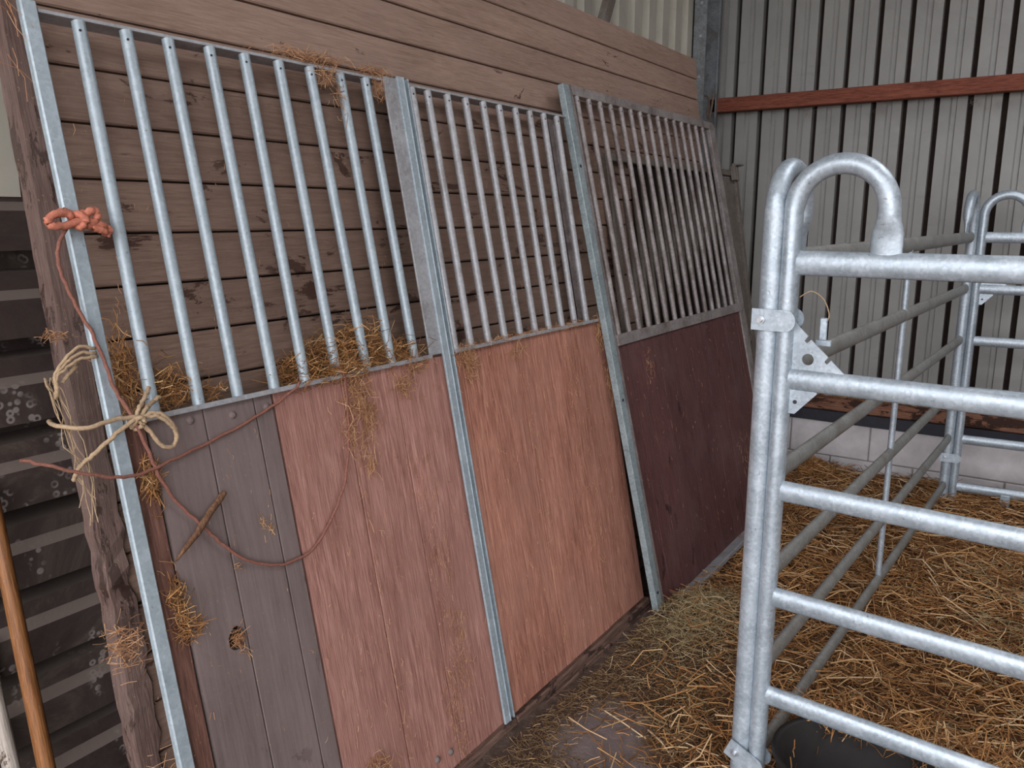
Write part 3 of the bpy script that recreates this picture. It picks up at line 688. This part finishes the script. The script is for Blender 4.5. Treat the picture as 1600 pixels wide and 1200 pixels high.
# splinter of wood caught in the cord
mb = MB(); A = Vector((.022, .925, .952)); B = Vector((.024, 1.069, 1.064))
P = [A.lerp(B, k/10) for k in range(11)]; rd = [(.002, .002), (.004, .004), (.005, .006), (.005, .0075), (.006, .007), (.006, .009), (.006, .008), (.006, .009), (.005, .0075), (.006, .0085), (.005, .006)]
mb.tube([MAB @ (p+Vector((random.uniform(-.001, .001), random.uniform(-.002, .002), random.uniform(-.002, .002)))) for p in P], 0, 7, radii=rd)
tag(mb.build('wood_splinter', M['bark']), 'broken brown wood splinter caught in the cord over the dark boards', 'splinter')

# ============================================================ straw and hay
def field(n, x0, x1, y0, y1, dens, lmin, lmax, w, mat, name, label, lift=.012, tilt=.16, zf=None, cat='straw'):
    x = RNG.uniform(x0, x1, n*3); y = RNG.uniform(y0, y1, n*3)
    k = RNG.uniform(0, 1, n*3) < dens(x, y); x, y = x[k][:n], y[k][:n]; m = len(x)
    L = RNG.uniform(lmin, lmax, m)*RNG.uniform(.5, 1, m)
    an = RNG.uniform(0, 2*math.pi, m); ti = RNG.normal(0, tilt, m)
    # follow the slope of the floor, more or less
    D = np.stack([np.cos(an)*np.cos(ti), np.sin(an)*np.cos(ti), np.sin(ti)], 1)
    h = (zf or h_floor)(x, y)
    z = h+lift*RNG.uniform(-.2, 1, m)+np.abs(np.sin(ti))*L*.32
    o = straws(name, np.stack([x, y, z], 1), D, L, RNG.uniform(.6, 1.1, m)*w, mat)
    return tag(o, label, cat)
def clearer(x, y):      # nothing inside the panels, the tub or the block wall
    ok = (x > -1.26+.0*y) & (y < 5.5)
    ok &= ~((((x+.270)/.235)**2+((y-1.985)/.20)**2) < 1)
    return ok.astype(float)
def mud(x, y):
    return np.clip(1-1.4*np.exp(-((x+1.03)/.13)**2-((y-2.08)/.17)**2)-1.2*np.exp(-((x+.86)/.10)**2-((y-1.92)/.10)**2), 0, 1)
bed = lambda x, y: clearer(x, y)*np.clip((x+1.0)*1.6+.25+np.clip((y-2.9)*2, 0, .9), .0, 1)*np.clip((y-1.7)*2, .3, 1)*(x > -1.24+.02)
field(34000, -1.25, 1.6, 1.5, 5.5, bed, .03, .15, .0046, M['straw'], 'bedding_straw', 'golden straw bedding spread over the pen floor', lift=.03, tilt=.22)
field(2600, -1.1, 1.3, 1.6, 5.4, bed, .10, .26, .0062, M['straw_pale'], 'loose_straw', 'longer golden stalks lying on top of the pen bedding', lift=.05, tilt=.16)
trod = lambda x, y: clearer(x, y)*mud(x, y)*np.clip(1-(x+.75)*2.2, .1, 1)
field(15000, -1.25, -.3, 1.3, 3.2, trod, .012, .07, .0028, M['straw_dark'], 'trodden_straw', 'short trodden brownish straw on the bare floor before the leaning panels', lift=.014, tilt=.14)
heap = lambda x, y: clearer(x, y)*np.exp(-((x+1.04)/.15)**2-((y-2.95)/.24)**2)
field(4200, -1.25, -.6, 2.3, 3.6, heap, .03, .12, .0026, M['hay'], 'hay_heap', 'small pale greenish hay heap at the foot of the green-stained post', lift=.03, tilt=.3, cat='hay')
green = lambda x, y: clearer(x, y)*(np.exp(-((x-.1)/.3)**2-((y-3.6)/.6)**2)+.8*np.exp(-((x+.0)/.25)**2-((y-2.5)/.25)**2)+.5*np.exp(-((x+.95)/.15)**2-((y-2.35)/.2)**2))
field(4200, -1.2, .8, 1.8, 4.9, green, .03, .12, .0028, M['hay'], 'scattered_hay', 'paler greenish hay scattered in patches over the golden bedding', lift=.045, tilt=.2, cat='hay')
back = lambda x, y: clearer(x, y)*(np.exp(-((x+1.2)/.2)**2-((y-5.1)/.22)**2))
field(2500, -1.5, -.8, 4.6, 5.5, back, .03, .10, .0035, M['straw'], 'straw_heap', 'red-gold straw heap against the white block wall behind the pen gates', lift=.03, tilt=.4)

# clumps: ellipsoids of stalks in stall-panel coordinates -> world
def clump(name, spec, mat, label, w=.0022, cat='hay', droop=0, M4=MAB):
    C, D, L = [], [], []
    for (x, y, s, rx, ry, rs, n, lm, dr) in spec:
        p = RNG.normal(0, .5, (n, 3))*np.array([rx, ry, rs])+np.array([x, y, s])
        d = RNG.normal(0, 1, (n, 3))*np.array([.6, 1, .45 if not dr else 1.6] if dr < 2 else [.1, .18, 1.6]); C.append(p); D.append(d); L.append(RNG.uniform(.3, 1, n)*lm)
    C = np.concatenate(C); D = np.concatenate(D); L = np.concatenate(L)
    Rm = np.array(M4.to_3x3()); tr = np.array(M4.translation)
    C = C@Rm.T+tr; D = D@Rm.T
    o = straws(name, C, D, L, RNG.uniform(.6, 1.1, len(L))*w, mat, bend=.22); return tag(o, label, cat)
# behind / on the middle rail, left bay
clump('rail_hay', [(-.035, .925, 1.36, .03, .03, .09, 330, .05, 1), (-.03, 1.005, 1.31, .04, .05, .055, 420, .05, 0), (-.03, 1.10, 1.285, .03, .05, .03, 120, .04, 0)], M['straw'],
      'clump of golden hay wedged behind the bars beside the left post', .0024)
clump('rail_hay', [(-.03, 1.38, 1.29, .045, .07, .04, 420, .06, 0), (-.03, 1.50, 1.32, .05, .09, .06, 650, .07, 0), (-.035, 1.62, 1.33, .05, .08, .06, 520, .07, 0), (-.01, 1.72, 1.29, .03, .12, .03, 380, .07, 0), (.01, 1.50, 1.275, .02, .12, .02, 200, .08, 0)], M['straw'],
      'long pile of golden straw lying on the middle rail left of the centre post', .0024)
clump('hanging_hay', [(.012, 1.53, 1.21, .012, .045, .06, 190, .07, 1), (.010, 1.56, 1.14, .01, .03, .06, 110, .06, 1), (.010, 1.49, 1.10, .01, .025, .06, 60, .06, 1), (.010, 1.535, 1.02, .01, .02, .05, 50, .05, 1), (.010, 1.72, 1.20, .01, .05, .04, 90, .05, 1), (.01, 1.80, 1.24, .01, .05, .02, 70, .05, 0)], M['straw_red'],
      'wisps of hay hanging from the middle rail down the weathered reddish boards', .0018)
clump('hanging_hay', [(.012, 2.03, 1.235, .012, .05, .03, 110, .07, 1), (.01, 2.04, 1.18, .01, .03, .05, 50, .05, 1), (.008, 2.3, 1.268, .01, .30, .008, 160, .05, 0), (.008, 2.7, 1.262, .01, .25, .008, 130, .05, 0), (.01, 2.32, 1.22, .008, .08, .03, 30, .06, 1), (.008, 2.93, 1.20, .01, .03, .06, 90, .05, 1), (.008, 2.95, 1.0, .01, .02, .10, 90, .04, 1)], M['straw_red'],
      'straw bits hanging from the middle rail right of the centre post', .0018)
clump('top_hay', [(.0, 1.58, 2.104, .02, .11, .008, 150, .07, 0), (.012, 1.62, 2.06, .01, .04, .03, 60, .06, 1), (.008, 1.67, 2.0, .008, .02, .05, 30, .05, 1)], M['straw_red'],
      'wisp of hay lying over the top rail above the left bay', .0019)
clump('top_hay', [(.0, 1.82, 2.10, .02, .06, .008, 70, .06, 0), (.01, 1.83, 2.05, .01, .03, .03, 50, .05, 1)], M['straw_red'],
      'small wisp of hay on the top rail just left of the centre post', .0019)
clump('post_hay', [(.0, .92, 1.13, .012, .02, .05, 170, .05, 1), (.0, .925, .86, .012, .02, .07, 170, .05, 1), (.005, .935, .80, .01, .03, .03, 60, .06, 0)], M['straw'],
      'tufts of straw stuck between the left post and the dark boards', .0022)
clump('edge_hay', [(-.05, .81, 1.455, .01, .03, .008, 24, .045, 0), (-.06, .825, .80, .03, .03, .05, 110, .06, 0), (-.05, .85, .48, .03, .05, .06, 90, .06, 0)], M['straw_red'],
      'bits of straw caught on the rotting left edge of the planks', .0019)
clump('corner_straw', [(.0, .835, 2.06, .004, .008, .05, 5, .14, 2), (.0, .825, 2.10, .02, .02, .02, 14, .08, 0), (.0, .825, 1.96, .004, .006, .02, 3, .16, 2)], M['straw_red'],
      'long stalks hanging at the top left corner of the planks', .002)
clump('knothole_straw', [(-.002, 1.045, .727, .008, .02, .022, 60, .035, 0), (.004, 1.055, .70, .004, .01, .03, 12, .05, 1)], M['straw_red'],
      'straw tuft stuffed in the knot hole of the dark boards', .0018)
clump('board_fuzz', [(.008, 1.37, .22, .008, .05, .04, 110, .05, 1), (.008, 1.42, .15, .006, .03, .05, 60, .05, 1)], M['straw_red'], 'pale fuzzy tuft low on the reddish boards of the left bay', .0016)
clump('board_sprig', [(.006, 1.165, .965, .004, .008, .012, 14, .02, 1), (.006, 1.185, .94, .003, .006, .012, 8, .03, 1), (.006, 1.075, .885, .004, .008, .008, 14, .014, 0)], M['straw_pale'], 'two tiny pale tufts stuck on the dark boards right of the splinter', .0018)
clump('rim_straw', [(-.262, 2.215, .262, .40, .05, .05, 420, .12, 0), (-.05, 2.15, .24, .12, .12, .06, 300, .12, 0), (-.40, 2.17, .26, .10, .04, .03, 40, .10, 0), (-.44, 1.99, .25, .01, .01, .05, 4, .08, 2)], M['straw'],
      'golden straw heaped against the far rim of the black tub', .004, 'straw', M4=Matrix())
# chaff stuck all over the boards (tiny flat bits, mostly upright)
def chaff(name, regs, mat, label, M4, w=.0015):
    C, D, L = [], [], []
    for (y0, y1, s0, s1, n, lm) in regs:
        p = np.stack([RNG.uniform(.0005, .003, n), RNG.uniform(y0, y1, n), RNG.uniform(s0, s1, n)], 1)
        d = RNG.normal(0, 1, (n, 3))*np.array([.05, .35, 1]); C.append(p); D.append(d); L.append(RNG.uniform(.2, 1, n)**2*lm)
    C = np.concatenate(C); D = np.concatenate(D); L = np.concatenate(L)
    Rm = np.array(M4.to_3x3()); tr = np.array(M4.translation)
    return tag(straws(name, C@Rm.T+tr, D@Rm.T, L, RNG.uniform(.5, 1.1, len(L))*w, mat, bend=.15), label, 'straw')
chaff('straw_bits', [(1.27, 1.92, .06, 1.2, 420, .028), (1.70, 1.80, .15, 1.0, 260, .03), (1.49, 1.51, .1, 1.2, 90, .04), (1.98, 2.97, .06, 1.25, 620, .028), (2.33, 2.36, .1, 1.2, 60, .05), (2.62, 2.72, .3, 1.2, 160, .04), (.94, 1.26, .05, 1.25, 70, .02), (1.74, 1.82, .25, .5, 130, .04), (1.68, 1.74, .04, .35, 110, .05)],
      M['straw_red'], 'fine straw chaff stuck to the reddish and dark boards of the long stall panel', MAB)
chaff('straw_bits', [(3.05, 4.6, .05, 1.13, 170, .025), (4.2, 4.5, .25, .5, 60, .05), (3.25, 3.33, .95, 1.1, 40, .05)], M['straw_red'], 'sparse straw chaff stuck to the plum-brown boards', lean_M(XC, TC))
chaff('straw_bits', [(.86, 4.6, 1.9, 2.5, 60, .02), (.90, 1.9, 1.35, 2.0, 140, .025), (2.0, 2.95, 1.35, 2.0, 120, .03), (.86, .92, .4, 2.0, 160, .03)], M['straw_red'], 'sparse straw chaff stuck to the brown horizontal planks', lean_M(XP, TP), .0016)
clump('plate_straw', [(0, 0, 0, .03, .5, .012, 160, .05, 0)], M['straw'], 'scraps of straw lying along the timber under the back wall sheets', .003, 'straw',
      M4=Matrix.Translation((-1.0, 5.55, .485)) @ Matrix.Rotation(R(90), 4, 'Z'))
clump('rail_webs', [(0, y, -.03, .012, .05, .03, 26, .07, 1) for y in (.45, .0, -.5, -.9, -1.0)], M['web'], 'dusty cobweb wisps hanging under the red-brown timber rail', .0012, 'cobweb',
      M4=Matrix.Translation((-1.0, 5.54, 2.335)) @ Matrix.Rotation(R(90), 4, 'Z'))
